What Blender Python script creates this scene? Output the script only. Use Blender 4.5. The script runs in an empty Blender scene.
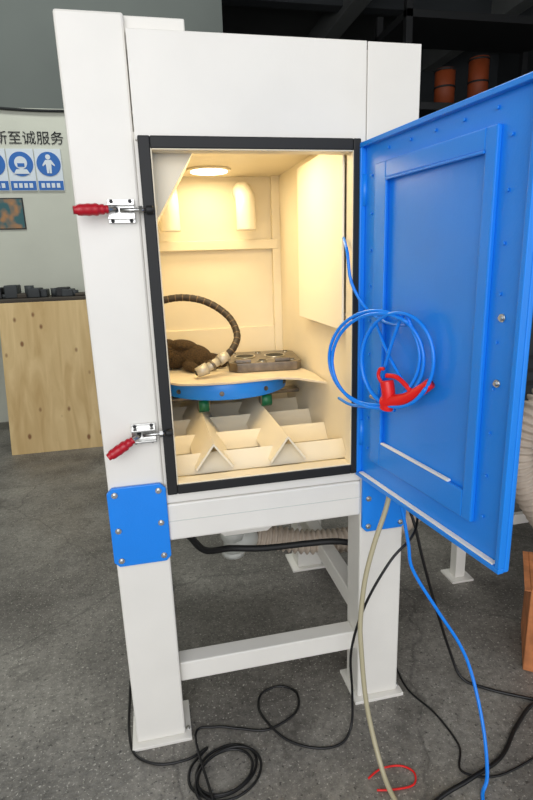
import bpy, math, random, bmesh
from mathutils import Vector, Matrix
from mathutils import noise as mn
random.seed(4)
scene=bpy.context.scene
try:
    scene.view_settings.view_transform='Standard'
except Exception: pass

# ---------------------------------------------------------------- materials
def mat(name,col,rough=0.5,metal=0.0,noise=0.0,nscale=8.0,bump=0.0,bscale=60,emit=None,estr=0,spec=0.5,col2=None):
    m=bpy.data.materials.new(name);m.use_nodes=True
    nt=m.node_tree;b=nt.nodes["Principled BSDF"]
    b.inputs["Base Color"].default_value=(*col,1)
    b.inputs["Roughness"].default_value=rough
    b.inputs["Metallic"].default_value=metal
    try: b.inputs["Specular IOR Level"].default_value=spec
    except Exception: pass
    tc=nt.nodes.new("ShaderNodeTexCoord")
    if noise>0 or col2:
        n=nt.nodes.new("ShaderNodeTexNoise");n.inputs["Scale"].default_value=nscale;n.inputs["Detail"].default_value=6
        nt.links.new(tc.outputs["Object"],n.inputs["Vector"])
        r=nt.nodes.new("ShaderNodeValToRGB")
        c2=col2 if col2 else tuple(min(1,c*(1+noise)) for c in col)
        c1=col if col2 else tuple(c*(1-noise) for c in col)
        r.color_ramp.elements[0].position=0.3;r.color_ramp.elements[1].position=0.7
        r.color_ramp.elements[0].color=(*c1,1);r.color_ramp.elements[1].color=(*c2,1)
        nt.links.new(n.outputs["Fac"],r.inputs[0]);nt.links.new(r.outputs[0],b.inputs["Base Color"])
    if bump>0:
        n2=nt.nodes.new("ShaderNodeTexNoise");n2.inputs["Scale"].default_value=bscale;n2.inputs["Detail"].default_value=4
        nt.links.new(tc.outputs["Object"],n2.inputs["Vector"])
        bp=nt.nodes.new("ShaderNodeBump");bp.inputs["Strength"].default_value=bump;bp.inputs["Distance"].default_value=0.01
        nt.links.new(n2.outputs["Fac"],bp.inputs["Height"]);nt.links.new(bp.outputs[0],b.inputs["Normal"])
    if emit:
        b.inputs["Emission Color"].default_value=(*emit,1);b.inputs["Emission Strength"].default_value=estr
    return m
def s2l(r,g,b):
    f=lambda c:(c/255/12.92) if c/255<=0.04045 else ((c/255+0.055)/1.055)**2.4
    return (f(r),f(g),f(b))
M_white=mat("white_powder_coat",s2l(233,230,222),0.38,noise=0.03,nscale=5,bump=0.04,bscale=180)
M_cream=mat("cream_interior_paint",s2l(232,221,196),0.5,noise=0.03,nscale=6)
M_liner=mat("white_liner_sheet",s2l(240,232,214),0.5)
M_blue=mat("blue_powder_coat",s2l(26,134,236),0.32,noise=0.05,nscale=4,bump=0.05,bscale=200)
M_black=mat("black_rubber",s2l(20,21,22),0.6)
M_cable=mat("black_cable_pvc",s2l(16,16,17),0.42)
M_steel=mat("zinc_steel",(0.62,0.62,0.6),0.28,1.0,noise=0.1,nscale=40)
M_dsteel=mat("machined_steel",(0.20,0.175,0.15),0.3,0.9,noise=0.35,nscale=25)
M_nozz=mat("dusty_alloy",s2l(196,190,176),0.4,0.4,noise=0.1,nscale=40)
M_red=mat("red_vinyl_grip",s2l(180,18,36),0.35)
M_redp=mat("red_plastic",s2l(230,30,28),0.3)
M_bhose=mat("blue_polyurethane_tube",s2l(20,135,245),0.25)
M_clear=mat("beige_pvc_tube",s2l(178,170,140),0.3)
M_duct=mat("beige_ribbed_duct",s2l(190,176,160),0.6,noise=0.1,nscale=20)
M_pvc=mat("grey_white_pvc",s2l(206,208,202),0.45)
M_mat=mat("dusty_table_mat",s2l(216,202,178),0.8,noise=0.1,nscale=12)
M_brown=mat("brown_mesh_fabric",s2l(46,34,20),0.9,bump=1.0,bscale=220,nscale=170,col2=s2l(92,70,40))
M_hosed=mat("brown_hose_rubber",s2l(42,32,26),0.55)
M_hosel=mat("tan_hose_band",s2l(104,84,60),0.5)
M_green=mat("green_caster",s2l(20,100,66),0.4)
M_dust=mat("white_sand_residue",s2l(235,235,230),0.9)
M_wall=mat("grey_plaster",s2l(204,206,192),0.9,noise=0.06,nscale=1.5)
M_wallup=mat("grey_plaster_upper",s2l(104,110,106),0.9,noise=0.08,nscale=1.2)
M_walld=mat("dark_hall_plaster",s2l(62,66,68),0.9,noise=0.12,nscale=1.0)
M_ceil=mat("ceiling_concrete",s2l(84,86,84),0.9,noise=0.1,nscale=1)
M_beam=mat("concrete_beam",s2l(125,128,126),0.9,noise=0.08,nscale=2)
M_sign_w=mat("sign_white",s2l(215,224,230),0.5)
M_sign_b=mat("sign_blue",s2l(20,100,180),0.5)
M_ink=mat("wall_ink",s2l(35,38,38),0.8)
M_dark=mat("dark_steel_rack",s2l(34,35,36),0.6)
M_orange=mat("orange_brown_drum",s2l(140,62,26),0.6,noise=0.15,nscale=6)
M_card=mat("orange_cardboard",s2l(196,124,76),0.85,noise=0.3,nscale=14)
M_wood=mat("bench_wood",s2l(70,62,52),0.7,noise=0.3,nscale=6)
M_clut=mat("bench_clutter_dark",s2l(52,56,58),0.6,noise=0.3,nscale=10)
M_lamp=mat("lamp_diffuser",(1,1,1),0.5,emit=(1,0.92,0.75),estr=6)

# concrete floor
M_floor=bpy.data.materials.new("concrete_floor");M_floor.use_nodes=True
nt=M_floor.node_tree;b=nt.nodes["Principled BSDF"];tc=nt.nodes.new("ShaderNodeTexCoord")
def noise(scale,detail=8,rough=0.6):
    n=nt.nodes.new("ShaderNodeTexNoise");n.inputs["Scale"].default_value=scale;n.inputs["Detail"].default_value=detail;n.inputs["Roughness"].default_value=rough
    nt.links.new(tc.outputs["Object"],n.inputs["Vector"]);return n
def ramp(src,p0,p1,c0,c1):
    r=nt.nodes.new("ShaderNodeValToRGB");r.color_ramp.elements[0].position=p0;r.color_ramp.elements[1].position=p1
    r.color_ramp.elements[0].color=(*c0,1);r.color_ramp.elements[1].color=(*c1,1);nt.links.new(src,r.inputs[0]);return r
def mix(a,b_,fac,mode='MIX'):
    m=nt.nodes.new("ShaderNodeMixRGB");m.blend_type=mode
    if isinstance(fac,float): m.inputs[0].default_value=fac
    else: nt.links.new(fac,m.inputs[0])
    nt.links.new(a,m.inputs[1])
    if isinstance(b_,tuple): m.inputs[2].default_value=(*b_,1)
    else: nt.links.new(b_,m.inputs[2])
    return m.outputs[0]
big=ramp(noise(1.6,9,.65).outputs["Fac"],0.38,0.64,s2l(108,104,98),s2l(158,154,145))
fine=ramp(noise(34,10,0.8).outputs["Fac"],0.38,0.62,(0.45,0.45,0.45),(1,1,1))
c=mix(big.outputs[0],fine.outputs[0],0.85,'MULTIPLY')
sp=ramp(noise(110,3,0.6).outputs["Fac"],0.60,0.67,(0,0,0),(0.9,0.9,0.9))
c=mix(c,s2l(192,188,178),sp.outputs[0])
dp=ramp(noise(75,3,0.6).outputs["Fac"],0.32,0.40,(0.8,0.8,0.8),(0,0,0))
c=mix(c,s2l(48,46,44),dp.outputs[0])
st=ramp(noise(4,7,0.75).outputs["Fac"],0.56,0.70,(0,0,0),(0.65,0.65,0.65))
c=mix(c,s2l(68,65,61),st.outputs[0])
vo=nt.nodes.new("ShaderNodeTexVoronoi");vo.feature='DISTANCE_TO_EDGE';vo.inputs["Scale"].default_value=0.6
mp=nt.nodes.new("ShaderNodeMapping");mp.inputs["Location"].default_value=(0.35,0.2,0)
nz=noise(6,5);ad=nt.nodes.new("ShaderNodeMixRGB");ad.blend_type='ADD';ad.inputs[0].default_value=0.12
nt.links.new(tc.outputs["Object"],mp.inputs[0]);nt.links.new(mp.outputs[0],ad.inputs[1]);nt.links.new(nz.outputs["Color"],ad.inputs[2])
nt.links.new(ad.outputs[0],vo.inputs["Vector"])
cr=ramp(vo.outputs["Distance"],0.0,0.003,(0.5,0.5,0.5),(0,0,0))
c=mix(c,s2l(60,58,56),cr.outputs[0])
nt.links.new(c,b.inputs["Base Color"])
rr=ramp(noise(3).outputs["Fac"],0.3,0.7,(0.34,)*3,(0.6,)*3);nt.links.new(rr.outputs[0],b.inputs["Roughness"])
bp=nt.nodes.new("ShaderNodeBump");bp.inputs["Strength"].default_value=0.3;bp.inputs["Distance"].default_value=0.01
nt.links.new(noise(60,8).outputs["Fac"],bp.inputs["Height"]);nt.links.new(bp.outputs[0],b.inputs["Normal"])

# plywood
M_ply=bpy.data.materials.new("plywood");M_ply.use_nodes=True
nt=M_ply.node_tree;b=nt.nodes["Principled BSDF"];tc=nt.nodes.new("ShaderNodeTexCoord")
mp=nt.nodes.new("ShaderNodeMapping");mp.inputs["Scale"].default_value=(5.0,1,0.8);nt.links.new(tc.outputs["Object"],mp.inputs[0])
n=nt.nodes.new("ShaderNodeTexNoise");n.inputs["Scale"].default_value=2.2;n.inputs["Detail"].default_value=6;n.inputs["Distortion"].default_value=1.0
nt.links.new(mp.outputs[0],n.inputs["Vector"])
r=ramp(n.outputs["Fac"],0.3,0.7,s2l(192,160,106),s2l(220,192,140))
mp2=nt.nodes.new("ShaderNodeMapping");mp2.inputs["Scale"].default_value=(1.3,1,0.8);nt.links.new(tc.outputs["Object"],mp2.inputs[0])
vo=nt.nodes.new("ShaderNodeTexVoronoi");vo.inputs["Scale"].default_value=7;nt.links.new(mp2.outputs[0],vo.inputs["Vector"])
kn=ramp(vo.outputs["Distance"],0.08,0.17,(.9,.9,.9),(0,0,0))
c=mix(r.outputs[0],s2l(120,74,38),kn.outputs[0]);nt.links.new(c,b.inputs["Base Color"]);b.inputs["Roughness"].default_value=0.7

M_pic=bpy.data.materials.new("printed_picture");M_pic.use_nodes=True
nt=M_pic.node_tree;b=nt.nodes["Principled BSDF"];tc=nt.nodes.new("ShaderNodeTexCoord")
n=nt.nodes.new("ShaderNodeTexNoise");n.inputs["Scale"].default_value=9;nt.links.new(tc.outputs["Object"],n.inputs["Vector"])
r=ramp(n.outputs["Fac"],0.4,0.6,s2l(30,90,95),s2l(170,120,70));nt.links.new(r.outputs[0],b.inputs["Base Color"])

# ---------------------------------------------------------------- helpers
def empty(name):
    o=bpy.data.objects.new(name,None);scene.collection.objects.link(o);o.empty_display_size=0.1;return o
def mesh(name,vs,fs,m,parent=None,smooth=False,bevel=0,mats=None,fm=None):
    me=bpy.data.meshes.new(name);me.from_pydata([tuple(v) for v in vs],[],fs);me.update()
    o=bpy.data.objects.new(name,me);scene.collection.objects.link(o)
    for mm in (mats or [m]): me.materials.append(mm)
    if fm:
        for p,i in zip(me.polygons,fm): p.material_index=i
    if smooth:
        for p in me.polygons: p.use_smooth=True
    if bevel>0:
        bv=o.modifiers.new("bevel","BEVEL");bv.width=bevel;bv.segments=2;bv.limit_method='ANGLE'
    if parent: o.parent=parent
    return o
BF=[(0,3,2,1),(4,5,6,7),(0,1,5,4),(1,2,6,5),(2,3,7,6),(3,0,4,7)]
def box(name,x0,x1,y0,y1,z0,z1,m,parent=None,bevel=0.003,T=None):
    v=[Vector(p) for p in [(x0,y0,z0),(x1,y0,z0),(x1,y1,z0),(x0,y1,z0),(x0,y0,z1),(x1,y0,z1),(x1,y1,z1),(x0,y1,z1)]]
    if T: v=[T@p for p in v]
    return mesh(name,v,BF,m,parent,bevel=bevel)
def cyl(name,p0,p1,r0,m,parent=None,n=24,r1=None,smooth=True,bevel=0,T=None):
    p0=Vector(p0);p1=Vector(p1)
    if T: p0=T@p0;p1=T@p1
    r1=r0 if r1 is None else r1
    d=(p1-p0).normalized();a=Vector((0,0,1)) if abs(d.z)<.9 else Vector((1,0,0))
    u=d.cross(a).normalized();w=d.cross(u)
    vs=[];fs=[]
    for k,(p,r) in enumerate(((p0,r0),(p1,r1))):
        for i in range(n):
            t=2*math.pi*i/n;vs.append(p+u*math.cos(t)*r+w*math.sin(t)*r)
    for i in range(n): fs.append((i,(i+1)%n,n+(i+1)%n,n+i))
    fs.append(tuple(range(n-1,-1,-1)));fs.append(tuple(range(n,2*n)))
    o=mesh(name,vs,fs,m,parent,bevel=bevel)
    if smooth:
        for p in o.data.polygons[:n]: p.use_smooth=True
    return o
def catmull(P,k=8,closed=False):
    P=[Vector(p) for p in P];out=[];n=len(P)
    rng=n if closed else n-1
    for i in range(rng):
        if closed: a,b_,c_,d=P[(i-1)%n],P[i],P[(i+1)%n],P[(i+2)%n]
        else: a,b_,c_,d=P[max(i-1,0)],P[i],P[i+1],P[min(i+2,n-1)]
        for j in range(k):
            t=j/k
            out.append(0.5*((2*b_)+(c_-a)*t+(2*a-5*b_+4*c_-d)*t*t+(3*b_-a-3*c_+d)*t**3))
    if not closed: out.append(P[-1])
    return out
def resample(P,step):
    out=[P[0]];acc=0
    for a,b_ in zip(P,P[1:]):
        L=(b_-a).length
        if L<1e-9: continue
        pos=step-acc
        while pos<=L: out.append(a.lerp(b_,pos/L));pos+=step
        acc=(acc+L)%step
    return out
def tube(name,P,r,m,parent=None,n=10,k=8,rf=None,step=None,mats=None,mf=None,closed=False):
    S=catmull(P,k,closed)
    if step: S=resample(S,step)
    vs=[];fs=[];fm=[];prev=None
    N=len(S)
    for i,p in enumerate(S):
        d=(S[min(i+1,N-1)]-S[max(i-1,0)]).normalized()
        if prev is None:
            a=Vector((0,0,1)) if abs(d.z)<.9 else Vector((1,0,0));u=d.cross(a).normalized()
        else: u=(prev-d*prev.dot(d)).normalized()
        prev=u;w=d.cross(u);rr=r*(rf(i) if rf else 1)
        for j in range(n):
            t=2*math.pi*j/n;vs.append(p+u*math.cos(t)*rr+w*math.sin(t)*rr)
    for i in range(N-1):
        for j in range(n):
            fs.append((i*n+j,i*n+(j+1)%n,(i+1)*n+(j+1)%n,(i+1)*n+j));fm.append(mf(i) if mf else 0)
    fs.append(tuple(range(n-1,-1,-1)));fm.append(0);fs.append(tuple((N-1)*n+j for j in range(n)));fm.append(0)
    return mesh(name,vs,fs,m,parent,smooth=True,mats=mats,fm=fm)
def prism(name,poly,axis,a0,a1,m,parent=None,bevel=0.0,T=None,smooth=False):
    def mk(p,a):
        if axis=='y': return Vector((p[0],a,p[1]))
        if axis=='x': return Vector((a,p[0],p[1]))
        return Vector((p[0],p[1],a))
    n=len(poly);vs=[mk(p,a0) for p in poly]+[mk(p,a1) for p in poly]
    if T: vs=[T@v for v in vs]
    fs=[(i,(i+1)%n,n+(i+1)%n,n+i) for i in range(n)]+[tuple(range(n-1,-1,-1)),tuple(range(n,2*n))]
    o=mesh(name,vs,fs,m,parent,bevel=bevel)
    bm=bmesh.new();bm.from_mesh(o.data);bmesh.ops.recalc_face_normals(bm,faces=bm.faces);bm.to_mesh(o.data);bm.free()
    return o
def bolt(name,p,d,r,parent,m=None,T=None):
    p=Vector(p);d=Vector(d)
    cyl(name+"_washer",p,p+d*0.003,r*1.45,m or M_steel,parent,20,T=T)
    cyl(name+"_head",p+d*0.003,p+d*0.003+d*r*0.9,r,m or M_steel,parent,6,smooth=False,bevel=0.001,T=T)

# ---------------------------------------------------------------- room
box("floor",-4.5,7,-5.0,9,-0.1,0,M_floor,bevel=0)
box("wall_left",-4.6,-4.5,-3,4.2,0,5.2,M_wall,bevel=0)
w=empty("wall_back")
box("lower",-4.6,0.9,4.2,4.4,0,2.9,M_wall,w,bevel=0)
box("upper",-4.6,0.9,4.2,4.4,2.9,5.2,M_wallup,w,bevel=0)
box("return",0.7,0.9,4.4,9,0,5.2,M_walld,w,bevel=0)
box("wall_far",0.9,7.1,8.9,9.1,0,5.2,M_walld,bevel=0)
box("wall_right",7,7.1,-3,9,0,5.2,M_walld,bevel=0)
box("ceiling",-4.6,7.1,-3,9.1,5.2,5.3,M_ceil,bevel=0)
cb=empty("ceiling_beam")
for i,x in enumerate((3.05,5.4)): box("beam_%d"%i,x,x+0.25,-3,8.9,4.85,5.2,M_beam,cb,bevel=0.01)
for i,y in enumerate((3.4,6.8)): box("crossbeam_%d"%i,0.9,7,y,y+0.22,4.95,5.2,M_walld,cb,bevel=0.01)
tube("wall_cable",[(-4.4,4.18,3.15),(-2.5,4.18,3.0),(-1.15,4.18,2.89),(-0.4,4.18,2.88),(0.85,4.18,2.9)],0.012,M_ink,None,8,8)

cu=bpy.data.curves.new("wall_lettering","FONT");cu.body="打造创新至诚服务";cu.size=0.12;cu.extrude=0.002
t=bpy.data.objects.new("wall_lettering",cu);scene.collection.objects.link(t);t.location=(-1.60,4.195,2.61);t.rotation_euler=(math.pi/2,0,0);cu.materials.append(M_ink);cu.space_character=1.02

def sign(x,kind,nm):
    e=empty(nm)
    box("board",x-.115,x+.115,4.185,4.2,2.2,2.56,M_sign_w,e,bevel=0)
    box("strip",x-.11,x+.11,4.182,4.19,2.205,2.285,M_sign_b,e,bevel=0)
    for i in range(4): box("strip_text_%d"%i,x-.085+i*.045,x-.055+i*.045,4.179,4.184,2.225,2.265,M_sign_w,e,bevel=0)
    cyl("disc",(x,4.186,2.43),(x,4.180,2.43),.105,M_sign_b,e,36)
    if kind==0:
        cyl("head",(x,4.181,2.44),(x,4.176,2.44),.055,M_sign_w,e,24)
        box("mask",x-.03,x+.03,4.172,4.178,2.405,2.435,M_sign_b,e,bevel=0)
        prism("shoulders",[(x-.07,2.345),(x+.07,2.345),(x+.045,2.385),(x-.045,2.385)],'y',4.176,4.181,M_sign_w,e)
    else:
        cyl("head",(x,4.181,2.49),(x,4.176,2.49),.022,M_sign_w,e,20)
        prism("body",[(x-.02,2.35),(x-.003,2.35),(x,2.40),(x+.003,2.35),(x+.02,2.35),(x+.024,2.43),(x+.05,2.41),(x+.056,2.42),(x+.025,2.465),(x-.025,2.465),(x-.056,2.42),(x-.05,2.41),(x-.024,2.43)],'y',4.176,4.181,M_sign_w,e)
sign(-1.27,1,"safety_sign");sign(-1.03,0,"safety_sign.001");sign(-.79,1,"safety_sign.002")
pe=empty("wall_poster");box("sheet",-1.4,-1.07,4.185,4.2,1.87,2.13,M_pic,pe,bevel=0);box("border",-1.41,-1.06,4.19,4.199,1.86,2.14,M_dark,pe,bevel=0)

be=empty("workbench")
box("top",-2.3,-.50,3.5,4.1,1.20,1.25,M_wood,be)
for i,(x,y) in enumerate(((-2.25,3.55),(-.62,3.55),(-2.25,4.0),(-.62,4.0))): box("leg_%d"%i,x,x+.05,y,y+.05,0,1.20,M_dark,be)
box("apron",-2.3,-.50,3.52,3.54,1.06,1.20,M_dark,be)
cl=empty("tool_clutter")
for i in range(14):
    x=-1.42+i*.066+random.uniform(-.02,.02);h=random.uniform(.02,.12);ww=random.uniform(.03,.06)
    if i%3==0: cyl("can_%d"%i,(x,3.7,1.251),(x,3.7,1.251+h),ww*.7,M_clut,cl)
    else: box("tool_%d"%i,x-ww,x+ww,3.6+random.uniform(0,.1),3.85,1.251,1.251+h,(M_clut,M_wood,M_dark,M_clut)[i%4],cl,bevel=.008)

mesh("plywood_sheet",[(-1.215,3.10,0.0),(-.475,3.10,0.0),(-.475,3.118,0.004),(-1.215,3.118,.004),(-1.215,3.38,1.225),(-.475,3.38,1.225),(-.475,3.398,1.229),(-1.215,3.398,1.229)],BF,M_ply,None,bevel=.001)

rk=empty("storage_rack")
for i,x in enumerate((3.1,5.2)):
    for j,y in enumerate((4.9,5.7)): box("upright_%d%d"%(i,j),x,x+.08,y,y+.08,0,4.4,M_dark,rk)
for i,z in enumerate((1.2,2.2,3.16,4.1)):
    box("shelf_%d"%i,3.1,5.28,4.9,5.78,z,z+.08,M_dark,rk)
for i,x in enumerate((3.75,4.2,4.65,4.95)):
    d=empty("drum" if i==0 else "drum.%03d"%i)
    hh=[.42,.56,.30,.4][i];z=3.241
    cyl("shell",(x,5.15,z),(x,5.15,z+hh),.12,M_orange if i<2 else M_clut,d,28)
    for q in (0.02,.5,.94): cyl("hoop_%d"%int(q*100),(x,5.15,z+hh*q),(x,5.15,z+hh*q+.02),.128,M_dark,d,28)
    cyl("lid",(x,5.15,z+hh),(x,5.15,z+hh+.012),.105,M_dark,d,28)

# ---------------------------------------------------------------- cabinet
cab=empty("blast_cabinet")
XL,XR=-.155,.75
for nm,x0,x1,top in (("post_front_left",XL,0.0,2.072),("post_front_right",.60,.748,2.0)):
    box(nm,x0,x1,0,.11,.012,top,M_white,cab,bevel=.006)
for nm,x0,x1 in (("post_rear_left",XL,-.03),("post_rear_right",.62,.745)):
    box(nm,x0,x1,.84,.96,.012,2.0,M_white,cab,bevel=.006)
for nm,x0,x1,y0,y1 in (("foot_fl",-.17,.02,-.02,.14),("foot_fr",.585,.765,-.02,.14),("foot_rl",-.17,0,.82,.98),("foot_rr",.59,.77,.82,.98)):
    box(nm,x0,x1,y0,y1,0,.012,M_white,cab,bevel=.002)
for nm,x,y in (("ab0",.01,.02),("ab1",-.163,.12),("ab2",.757,.02)): bolt("anchor_"+nm,(x,y,.012),(0,0,1),.005,cab)
box("top_cap",XL+.004,.142,.02,.9,2.0,2.073,M_white,cab,bevel=.003)
box("front_panel_top",.002,.599,-.006,.03,1.80,2.038,M_white,cab,bevel=.002)
box("front_panel_right",.6015,.75,-.006,.0,.92,2.037,M_white,cab,bevel=.002)
box("roof",XL,.75,.03,.95,2.0,2.03,M_white,cab)
box("jamb_left",.0,.040,.004,.03,.85,1.82,M_white,cab,bevel=.001)
box("jamb_right",.562,.602,.004,.03,.85,1.82,M_white,cab,bevel=.001)
box("sill_upper",.0,.6,-.004,.05,.836,.89,M_white,cab,bevel=.003)
box("front_beam",.0,.6,-.004,.12,.717,.833,M_white,cab,bevel=.006)
box("front_beam_seam",.0,.6,-.0055,.0,.778,.780,M_pvc,cab,bevel=0)
def frame(name,x0,x1,z0,z1,tl,tr,tz,y0,y1,m,par):
    box(name+"_l",x0,x0+tl,y0,y1,z0,z1,m,par,bevel=.003);box(name+"_r",x1-tr,x1,y0,y1,z0,z1,m,par,bevel=.003)
    box(name+"_t",x0+tl,x1-tr,y0,y1,z1-tz,z1,m,par,bevel=.003);box(name+"_b",x0+tl,x1-tr,y0,y1,z0,z0+tz,m,par,bevel=.003)
frame("door_gasket",.008,.581,.868,1.808,.029,.021,.029,-.020,-.004,M_black,cab)
frame("opening_rim",.036,.562,.896,1.780,.004,.003,.004,-.018,.03,M_cream,cab)
box("side_left",XL,XL+.01,.11,.84,.72,2.0,M_white,cab,bevel=0)
box("side_right",.74,.75,.11,.84,.72,2.0,M_white,cab,bevel=0)
box("back_shell",XL,.75,.95,.96,.72,2.0,M_white,cab,bevel=0)
box("beam_left",XL,XL+.06,.11,.84,.70,.80,M_white,cab);box("beam_right",.69,.75,.11,.84,.70,.80,M_white,cab)
box("beam_rear",-.03,.62,.86,.94,.70,.80,M_white,cab)
box("rail_front",.0,.60,.03,.09,.19,.26,M_white,cab,bevel=.004)
box("rail_right",.61,.665,.11,.84,.29,.36,M_white,cab,bevel=.004)
box("rail_left",-.14,-.085,.11,.84,.29,.36,M_white,cab,bevel=.004)
# inner chamber
box("chamber_back",.0,.6,.93,.945,.84,1.86,M_cream,cab,bevel=0)
box("chamber_left",-.02,.02,.03,.93,.84,1.86,M_cream,cab,bevel=0)
box("chamber_right",.585,.60,.03,.93,.84,1.86,M_cream,cab,bevel=0)
box("chamber_ceiling",.0,.6,.03,.93,1.85,1.87,M_cream,cab,bevel=0)
box("chamber_floor",.0,.6,.03,.93,.83,.845,M_cream,cab,bevel=0)
box("back_ledge",.02,.575,.895,.93,1.555,1.595,M_cream,cab,bevel=.003)
box("back_corner_strip",.550,.585,.90,.93,.845,1.85,M_cream,cab,bevel=.002)
box("back_lower_band",.02,.550,.912,.93,.845,1.22,M_cream,cab,bevel=.002)
box("side_liner_panel",.549,.556,.035,.49,1.30,1.815,M_liner,cab,bevel=.002)
for i,(y,z) in enumerate(((.08,1.34),(.45,1.34),(.45,1.77),(.08,1.77))): cyl("liner_standoff_%d"%i,(.556,y,z),(.586,y,z),.008,M_cream,cab,12)
prism("corner_baffle",[(.02,1.60),(.03,1.60),(.15,1.79),(.15,1.85),(.02,1.85)],'y',.04,.50,M_cream,cab)
def cowl(x,z0,z1,r,nm):
    pts=[(x,.93,z1-.01),(x,.885,z1-.015),(x,.845,z1-.045),(x,.835,z1-.09),(x,.835,z0)]
    tube(nm,pts,r,M_liner,cab,28,8)
    cyl(nm+"_flange",(x,.93,z1-.01),(x,.925,z1-.01),r*1.25,M_cream,cab,28)
cowl(.115,1.63,1.80,.038,"vent_cowl_1");cowl(.425,1.63,1.80,.040,"vent_cowl_2")
cyl("lamp_bezel",(.27,.74,1.85),(.27,.74,1.842),.085,M_cream,cab,36)
cyl("lamp_lens",(.27,.74,1.842),(.27,.74,1.839),.07,M_lamp,cab,36)
def gable_y(nm,x,y0,y1,zt,w,h):
    prism(nm,[(x-w,zt-h),(x,zt),(x+w,zt-h),(x+w-.005,zt-h-.004),(x,zt-.009),(x-w+.005,zt-h-.004)],'y',y0,y1,M_cream,cab)
def gable_x(nm,y,x0,x1,zt,w,h):
    prism(nm,[(y-w,zt-h),(y,zt),(y+w,zt-h),(y+w-.005,zt-h-.004),(y,zt-.009),(y-w+.005,zt-h-.004)],'x',x0,x1,M_cream,cab)
for i,x in enumerate((.155,.385)): gable_y("deflector_y%d"%i,x,.06,.90,.982,.058,.078)
for i,y in enumerate((.12,.31,.50,.69,.86)): gable_x("deflector_x%d"%i,y,.021,.584,.935,.045,.05)
for s,x0,x1 in (("left",XL-.004,.004),("right",.602,.752)):
    prism("joint_plate_"+s,[(x0+.015,.66),(x1-.015,.66),(x1,.675),(x1,.89),(x1-.015,.905),(x0+.015,.905),(x0,.89),(x0,.675)],'y',-.014,-.002,M_blue,cab,bevel=.002)
    for i,(fx,z) in enumerate(((.13,.885),(.87,.885),(.13,.775),(.87,.785),(.13,.68),(.87,.68))):
        bolt("plate_bolt_%s%d"%(s,i),(x0+(x1-x0)*fx,-.014,z),(0,-1,0),.006,cab)
prism("hopper",[(.0,.73),(.59,.73),(.36,.54),(.20,.54)],'y',.30,.85,M_white,cab)
cyl("hopper_outlet",(.26,.54,.55),(.26,.54,.335),.040,M_pvc,cab)
cyl("outlet_collar",(.26,.54,.44),(.26,.54,.40),.050,M_pvc,cab)
cyl("outlet_branch",(.26,.54,.385),(.36,.545,.385),.040,M_pvc,cab)
cyl("outlet_cap",(.26,.54,.345),(.26,.54,.322),.048,M_pvc,cab)

# ---------------------------------------------------------------- turntable
tt=empty("turntable")
CX,CY,R=.27,.615,.245
cyl("disc",(CX,CY,1.03),(CX,CY,1.088),R,M_blue,tt,72,bevel=.004)
cyl("hub",(CX,CY,.985),(CX,CY,1.03),.05,M_dsteel,tt)
box("support_bar",.03,.57,CY-.03,CY+.03,.985,1.0,M_dsteel,tt)
for i,(x,y) in enumerate(((.165,.43),(.40,.44),(.27,.80))):
    box("caster_fork_%d"%i,x-.022,x+.022,y-.01,y+.03,.985,1.028,M_dsteel,tt)
    cyl("caster_wheel_%d"%i,(x-.018,y,1.003),(x+.018,y,1.003),.024,M_green,tt)
for i,a in enumerate((-100,-60,-30,-140)):
    t_=math.radians(a);bolt("rim_bolt_%d"%i,(CX+math.cos(t_)*R,CY+math.sin(t_)*R,1.055),(math.cos(t_),math.sin(t_),0),.006,tt,M_dsteel)
poly=[(.03,.46),(.08,.40),(.16,.372),(.27,.362),(.36,.372),(.44,.38),(.50,.345),(.575,.25),(.578,.40),(.55,.62),(.52,.88),(.03,.88)]
prism("table_mat",poly,'z',1.089,1.098,M_mat,None,bevel=.002)
fx=empty("steel_fixture_plate")
Tf=Matrix.Translation((.42,.62,1.099))@Matrix.Rotation(math.radians(-6),4,'Z')
prism("plate",[(-.13,-.10),(-.10,-.13),(.13,-.13),(.15,-.10),(.15,.11),(.12,.14),(-.11,.14),(-.13,.11)],'z',0,.034,M_dsteel,fx,bevel=.003,T=Tf)
for i,(x,y,r_) in enumerate(((-.06,.02,.036),(.06,.02,.036),(0,-.085,.016),(0,.1,.014),(-.10,-.085,.011),(.115,-.085,.011),(-.10,.10,.011),(.115,.10,.011))):
    cyl("bore_rim_%d"%i,(x,y,.034),(x,y,.0365),r_*1.18,M_steel,fx,32,T=Tf)
    cyl("bore_%d"%i,(x,y,.034),(x,y,.037),r_,M_black,fx,32,T=Tf)
for i,x in enumerate((-.075,.075)): box("clamp_bar_%d"%i,x-.03,x+.03,-.115,-.098,.034,.046,M_dsteel,fx,bevel=.002,T=Tf)
def blob(name,parts,m,vox=.005):
    bm=bmesh.new()
    for (c_,s_,rz,ry) in parts:
        r_=bmesh.ops.create_icosphere(bm,subdivisions=3,radius=1)
        Mx=Matrix.Translation(c_)@Matrix.Rotation(rz,4,'Z')@Matrix.Rotation(ry,4,'Y')@Matrix.Diagonal((*s_,1))
        bmesh.ops.transform(bm,matrix=Mx,verts=r_["verts"])
    me=bpy.data.meshes.new(name);bm.to_mesh(me);bm.free()
    o=bpy.data.objects.new(name,me);scene.collection.objects.link(o);me.materials.append(m)
    rm=o.modifiers.new("remesh","REMESH");rm.mode='VOXEL';rm.voxel_size=vox;rm.use_smooth_shade=True
    sm_=o.modifiers.new("smooth","SMOOTH");sm_.factor=.6;sm_.iterations=3
    return o
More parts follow.
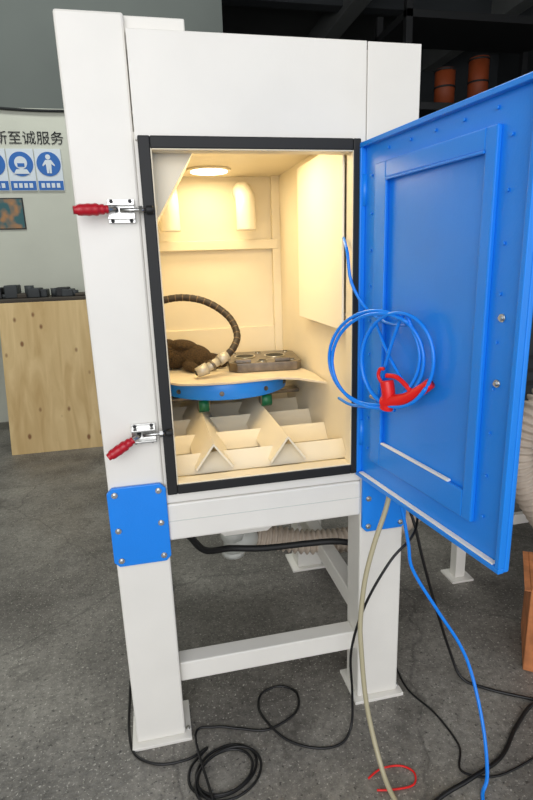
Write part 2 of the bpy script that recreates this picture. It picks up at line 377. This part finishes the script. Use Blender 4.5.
blob("work_glove",[((.095,.68,1.155),(.080,.065,.056),0,-.15),((.165,.65,1.147),(.068,.060,.048),-.2,.25),((.065,.69,1.16),(.04,.07,.058),0,0),
 ((.235,.695,1.128),(.055,.017,.022),.3,.25),((.245,.66,1.128),(.058,.017,.021),.05,.28),((.235,.625,1.124),(.055,.016,.020),-.25,.25),((.205,.590,1.118),(.045,.015,.018),-.6,.15),((.140,.575,1.120),(.045,.018,.020),-.8,.1),
 ((.12,.655,1.195),(.055,.05,.022),.3,.15)],M_brown)
bh=empty("blasting_hose")
HP=[(.022,.66,1.355),(.063,.66,1.372),(.13,.655,1.378),(.20,.64,1.366),(.26,.62,1.335),(.305,.59,1.29),(.318,.54,1.235),(.295,.50,1.195),(.262,.485,1.168)]
tube("hose",HP,.0135,M_hosed,bh,12,10,step=.004,rf=lambda i:1.0+.03*math.sin(i*1.2),mats=[M_hosed,M_hosel],mf=lambda i:1 if i%7==0 else 0)
cyl("coupling",(.268,.487,1.172),(.235,.475,1.155),.020,M_nozz,bh)
cyl("nozzle_body",(.235,.475,1.155),(.185,.46,1.132),.016,M_nozz,bh)
cyl("nozzle_tip",(.19,.46,1.134),(.150,.455,1.120),.022,M_nozz,bh,r1=.018)
cyl("nozzle_ring",(.212,.468,1.145),(.205,.465,1.141),.021,M_dsteel,bh)
cyl("nozzle_bore",(.1505,.455,1.1202),(.147,.454,1.119),.010,M_black,bh)

# ---------------------------------------------------------------- door
dr=empty("cabinet_door")
ang=math.atan2(-.592,.083)
eu=Vector((math.cos(ang),math.sin(ang),0));ew=Vector((-eu.y,eu.x,0))
if ew.x<0: ew=-ew
o_=Vector((.588,-.012,0))
T=Matrix(((eu.x,ew.x,0,o_.x),(eu.y,ew.y,0,o_.y),(0,0,1,0),(0,0,0,1)))
def dbox(nm,u0,u1,w0,w1,z0,z1,m,bev=.002):
    return box(nm,u0,u1,w0,w1,z0,z1,m,dr,bevel=bev,T=T)
Z0,Z1,U1=.862,1.797,.590
dbox("skin",0,U1,.004,.018,Z0,Z1,M_blue,.004)
dbox("lip_top",0,U1,-.012,.004,Z1-.012,Z1,M_blue);dbox("lip_bottom",0,U1,-.012,.004,Z0,Z0+.012,M_blue)
dbox("lip_free",U1-.012,U1,-.012,.004,Z0+.012,Z1-.012,M_blue);dbox("lip_hinge",0,.012,-.012,.004,Z0+.012,Z1-.012,M_blue)
u0,u1,z0,z1=.075,.495,.935,1.735
a0,a1,b0,b1=.125,.465,1.0,1.695
dbox("frame_l",u0,a0,-.008,.004,z0,z1,M_blue,.003);dbox("frame_r",a1,u1,-.008,.004,z0,z1,M_blue,.003)
dbox("frame_t",a0,a1,-.008,.004,b1,z1,M_blue,.003);dbox("frame_b",a0,a1,-.008,.004,z0,b0,M_blue,.003)
dbox("inner_bead_l",a0,a0+.006,-.011,-.004,b0,b1,M_blue);dbox("inner_bead_t",a0,a1,-.011,-.004,b1-.006,b1,M_blue)
for i in range(9):
    z=.96+i*.094
    cyl("rivet_r%d"%i,(.52,.004,z),(.52,-.001,z),.0035,M_blue,dr,12,T=T)
    cyl("rivet_l%d"%i,(.045,.004,z),(.045,-.001,z),.0035,M_blue,dr,12,T=T)
for i in range(5):
    cyl("rivet_t%d"%i,(.12+i*.09,.004,1.765),(.12+i*.09,-.001,1.765),.0035,M_blue,dr,12,T=T)
for i,z in enumerate((1.385,1.255)):
    bolt("latch_bolt_%d"%i,(.530,.004,z),(0,-1,0),.0055,dr,T=T)
dbox("residue_ledge",a0+.005,a1-.05,-.009,.002,b0,b0+.006,M_dust,.002)
dbox("residue_bottom",.02,U1-.02,-.010,.003,Z0+.012,Z0+.016,M_dust,.001)
for i,z in enumerate((1.68,1.0)):
    cyl("hinge_%d"%i,(.592,-.02,z-.04),(.592,-.02,z+.04),.009,M_blue,dr,16)

# ---------------------------------------------------------------- toggle clamps
def clamp(nm,x,z,dropdeg):
    e=empty(nm)
    box("base_plate",x-.03,x+.035,-.010,-.002,z-.028,z+.028,M_steel,e,bevel=.001)
    for i,dz in enumerate((-.02,.012)): box("flange_%d"%i,x-.03,x+.035,-.034,-.010,z+dz,z+dz+.005,M_steel,e,bevel=.001)
    cyl("spindle",(x+.0,-.028,z+.001),(x+.068,-.028,z+.001),.005,M_steel,e,14)
    cyl("nut",(x+.045,-.028,z+.001),(x+.054,-.028,z+.001),.010,M_steel,e,6,smooth=False)
    cyl("bumper",(x+.062,-.028,z+.001),(x+.080,-.028,z+.001),.010,M_black,e,18,bevel=.002)
    for i,(dx,dz) in enumerate(((-.02,-.023),(.025,-.023),(-.02,.023),(.025,.023))):
        cyl("screw_%d"%i,(x+dx,-.010,z+dz),(x+dx,-.015,z+dz),.005,M_dark,e,6)
    cyl("pivot",(x-.01,-.04,z+.003),(x-.01,-.012,z+.003),.006,M_dark,e,14)
    a=math.radians(dropdeg);d=Vector((-math.cos(a),-.25,-math.sin(a))).normalized()
    p=Vector((x-.01,-.036,z+.003))
    cyl("lever",p,p+d*.05,.006,M_steel,e,12)
    tube("grip",[p+d*.018,p+d*.035,p+d*.06,p+d*.085,p+d*.098],.014,M_red,e,16,6,rf=lambda i:[.7,.85,1,1,.95,.7][min(i//4,5)]*(1+.05*math.sin(i*1.6)))
clamp("toggle_clamp",-.048,1.636,2);clamp("toggle_clamp.001",-.045,1.056,28)

# ---------------------------------------------------------------- blue air hose coil, gun
ah=empty("air_hose")
def loop(c,h,v,turns,ph=0,n=16,drift=Vector((0,0,0))):
    out=[]
    for i in range(int(turns*n)+1):
        t=ph+2*math.pi*i/n
        out.append(Vector(c)+Vector(h)*math.cos(t)+Vector(v)*math.sin(t)+drift*(i/n))
    return out
P=[Vector((.548,.02,1.56)),Vector((.54,-.03,1.52)),Vector((.545,-.05,1.44)),Vector((.575,-.09,1.37)),Vector((.60,-.17,1.34))]
P+=loop((.545,-.225,1.250),(.072,-.12,.012),(0,0,.122),2,ph=.9,drift=Vector((-.004,.012,.006)))
P+=[Vector((.565,-.19,1.14)),Vector((.585,-.25,1.13))]
tube("coil",P,.0045,M_bhose,ah,10,4)
P=loop((.575,-.27,1.262),(.045,-.10,.01),(0,0,.115),1.6,ph=2.2,drift=Vector((-.004,-.004,0)))
tube("coil_inner",P,.0045,M_bhose,ah,10,4)
tube("coil_band",[(.585,-.12,1.34),(.59,-.2,1.26),(.60,-.27,1.20),(.605,-.30,1.17)],.0045,M_bhose,ah,10,6)
tube("coil_tail",[(.585,-.25,1.13),(.56,-.15,1.115),(.54,-.06,1.10),(.535,.02,1.10)],.0045,M_bhose,ah,10,6)
gn=empty("air_blow_gun")
G=Vector((.585,-.285,1.168))
h=Vector((.10,-.20,0)).normalized()
K=1.3
def gp(a,b_): return G+h*a*K+Vector((0,0,b_*K))
tube("grip",[gp(.062,.040),gp(.04,.022),gp(.01,.002),gp(-.02,-.008),gp(-.04,-.014)],.015,M_redp,gn,16,6,rf=lambda i:.85+.35*(i/24))
tube("body",[gp(-.035,.03),gp(-.030,.005),gp(-.032,-.016),gp(-.034,-.026)],.017,M_redp,gn,16,6)
tube("lever",[gp(-.036,.040),gp(-.012,.040),gp(.012,.026),gp(.035,.004)],.006,M_redp,gn,10,6)
cyl("nozzle",gp(-.04,-.012),gp(-.075,-.008),.0045,M_steel,gn,12)
tube("hook",[gp(-.042,.02),gp(-.055,.035),gp(-.052,.05),gp(-.042,.052)],.0045,M_redp,gn,8,6)

# ---------------------------------------------------------------- hoses
tube("blue_air_line",[(.66,-.09,.88),(.69,-.10,.78),(.712,-.11,.66),(.726,-.12,.57),(.80,-.15,.433),(.865,-.18,.32),(.89,-.22,.23),(.885,-.30,.11),(.85,-.38,.03),(.81,-.42,.007),(.78,-.52,.007),(.76,-.8,.007)],.0055,M_bhose,None,12,8)
tube("beige_air_line",[(.66,-.08,.90),(.647,-.10,.806),(.60,-.11,.67),(.569,-.12,.561),(.548,-.14,.44),(.543,-.16,.36),(.545,-.20,.20),(.555,-.27,.07),(.565,-.36,.009),(.60,-.50,.009),(.62,-.8,.009)],.0075,M_clear,None,12,8)
Zc=.005
P=[(-.10,.60,Zc),(-.175,.35,Zc),(-.185,.18,Zc),(-.182,.05,Zc),(-.16,-.035,Zc),(-.09,-.085,Zc),(.0,-.09,Zc),(.06,-.065,Zc)]
lp=loop((.115,-.135,Zc),(.095,.015,0),(0,.078,0),3.3,ph=2.2,n=10,drift=Vector((.004,-.012,.004)))
for i,v in enumerate(lp):
    k=1+.17*math.sin(i*.62)+.12*math.sin(i*.23+1)
    P.append((.115+(v.x-.115)*k,-.15+(v.y+.15)*k,v.z))
P+=[(.03,-.02,Zc+.012),(.10,.0,Zc+.008),(.18,-.02,Zc),(.27,-.045,Zc),(.375,.0,Zc),(.40,.08,Zc),(.35,.125,Zc),(.28,.11,Zc),(.255,.05,Zc),(.27,-.03,Zc+.011),(.32,-.10,Zc),(.40,-.15,Zc),(.48,-.155,Zc),(.53,-.12,.03),(.54,-.10,.14),(.535,-.1,.30),(.58,-.1,.46),(.66,-.1,.60),(.74,-.08,.66),(.80,.0,.68),(.84,.10,.70)]
tube("power_cable",P,.0042,M_cable,None,10,6)
tube("power_cable.001",[(.80,.12,.72),(.83,.08,.62),(.86,.06,.48),(.91,.05,.30),(.97,.03,.10),(1.0,-.01,.012),(1.06,-.07,.006),(1.15,-.13,.006),(1.3,-.22,.006),(1.5,-.36,.006)],.0055,M_cable,None,10,8)
tube("power_cable.002",[(1.5,-.46,.0065),(1.34,-.33,.0065),(1.22,-.20,.0165),(1.16,-.18,.0165),(1.05,-.24,.0065),(.94,-.32,.0065),(.80,-.37,.018),(.67,-.40,.0065),(.5,-.5,.0065),(.4,-.7,.0065)],.0065,M_cable,None,10,8)
tube("power_cable.003",[(.80,.35,.004),(.80,.15,.004),(.79,.0,.004),(.83,-.12,.004),(.84,-.25,.004),(.80,-.33,.004),(.90,-.37,.004),(1.1,-.33,.004)],.0035,M_cable,None,8,8)
tube("red_wire",[(.52,-.285,.004),(.57,-.265,.004),(.63,-.27,.004),(.66,-.30,.004),(.64,-.335,.004),(.58,-.335,.004),(.53,-.325,.004)],.003,M_redp,None,8,8)
tube("black_rubber_hose",[(-.02,.16,.70),(.053,.16,.654),(.12,.24,.53),(.217,.30,.488),(.34,.29,.475),(.5,.27,.480),(.60,.25,.485),(.70,.24,.47),(.85,.3,.44)],.012,M_black,None,14,8)
tube("ribbed_duct_hose",[(.36,.545,.385),(.45,.54,.365),(.56,.52,.342),(.70,.51,.33),(.85,.52,.33),(1.0,.56,.335),(1.12,.62,.36),(1.2,.68,.40)],.047,M_duct,None,18,10,step=.004,rf=lambda i:1+.15*math.sin(i*math.pi/3))

sm=empty("machine_stand")
for i,(x,y) in enumerate(((1.32,.56),(2.2,.56),(1.32,1.3),(2.2,1.3))):
    box("leg_%d"%i,x,x+.05,y,y+.05,.01,.62,M_white,sm);box("foot_%d"%i,x-.03,x+.08,y-.03,y+.08,0,.01,M_white,sm,bevel=.001)
box("rail_front",1.37,2.2,.57,.60,.24,.29,M_white,sm);box("table",1.28,2.3,.56,1.4,.62,.68,M_white,sm)
box("housing",1.34,2.25,.6,1.35,.68,1.25,M_clut,sm,bevel=.02)
for i in range(5): box("housing_vent_%d"%i,1.5,1.9,.595,.6,.8+i*.06,.82+i*.06,M_dark,sm,bevel=0)
tube("ribbed_duct_hose.001",[(1.72,.46,1.20),(1.70,.42,1.08),(1.62,.40,.96),(1.52,.40,.84),(1.475,.40,.70),(1.50,.40,.58),(1.60,.38,.40),(1.75,.36,.2),(1.95,.36,.06)],.055,M_duct,None,18,10,step=.006,rf=lambda i:1+.2*math.sin(i*math.pi/2.5))
cbx=empty("cardboard_box")
Tc=Matrix.Translation((1.245,-.02,0))@Matrix.Rotation(math.radians(-36),4,'Z')
box("body",0,.40,.0,.28,0,.34,M_card,cbx,bevel=.004,T=Tc)
box("flap_left",-.02,.0,.0,.28,.325,.329,M_card,cbx,bevel=0,T=Tc@Matrix.Translation((.0,0,.008)))
box("tape",.17,.23,-.002,.0,.0,.34,M_clear,cbx,bevel=0,T=Tc)

# ---------------------------------------------------------------- lights
w=bpy.data.worlds.new("world");scene.world=w;w.use_nodes=True
bg=w.node_tree.nodes["Background"];bg.inputs[0].default_value=(0.95,0.965,1.0,1);bg.inputs[1].default_value=1.05
def area(nm,loc,rot,sx,sy,pw,col):
    l=bpy.data.lights.new(nm,'AREA');l.shape='RECTANGLE';l.size=sx;l.size_y=sy;l.energy=pw;l.color=col
    o=bpy.data.objects.new(nm,l);scene.collection.objects.link(o);o.location=loc;o.rotation_euler=rot;return o
area("front_daylight_fill",(-1.2,-4.2,2.6),(math.radians(80),0,math.radians(-14)),3.5,3.0,110,(0.98,0.98,1))  # added area light behind the camera, standing in for unseen front daylight
area("overhead_fill",(-.8,2.3,5.0),(0,0,0),3,1,90,(0.97,1,0.97))  # added overhead fill to lift room and back wall, no fixture behind it
def disk(nm,loc,size,pw):
    l=bpy.data.lights.new(nm,'AREA');l.shape='DISK';l.size=size;l.energy=pw;l.color=(1,.80,.45)
    o=bpy.data.objects.new(nm,l);scene.collection.objects.link(o);o.location=loc
disk("cabinet_lamp",(.27,.74,1.836),.14,1.2)
disk("chamber_fill_front",(.30,.28,1.845),.30,3.6)  # added fill hidden behind the opening's top edge, evens out the chamber light

# ---------------------------------------------------------------- camera
cam=bpy.data.cameras.new("camera");co=bpy.data.objects.new("camera",cam);scene.collection.objects.link(co)
f=Vector((0.2011,0.9457,-0.254)).normalized()
r0=Vector((0.978,-0.208,0)).normalized();u0=r0.cross(f)
ro=.033
right=(r0-u0*ro).normalized();up=(u0+r0*ro).normalized()
M=Matrix((( right.x,up.x,-f.x,0),(right.y,up.y,-f.y,-1.45),(right.z,up.z,-f.z,1.508),(0,0,0,1)))
co.matrix_world=M
cam.sensor_fit='VERTICAL';cam.sensor_height=36;cam.lens=36*533/800
cam.clip_start=.02
scene.camera=co
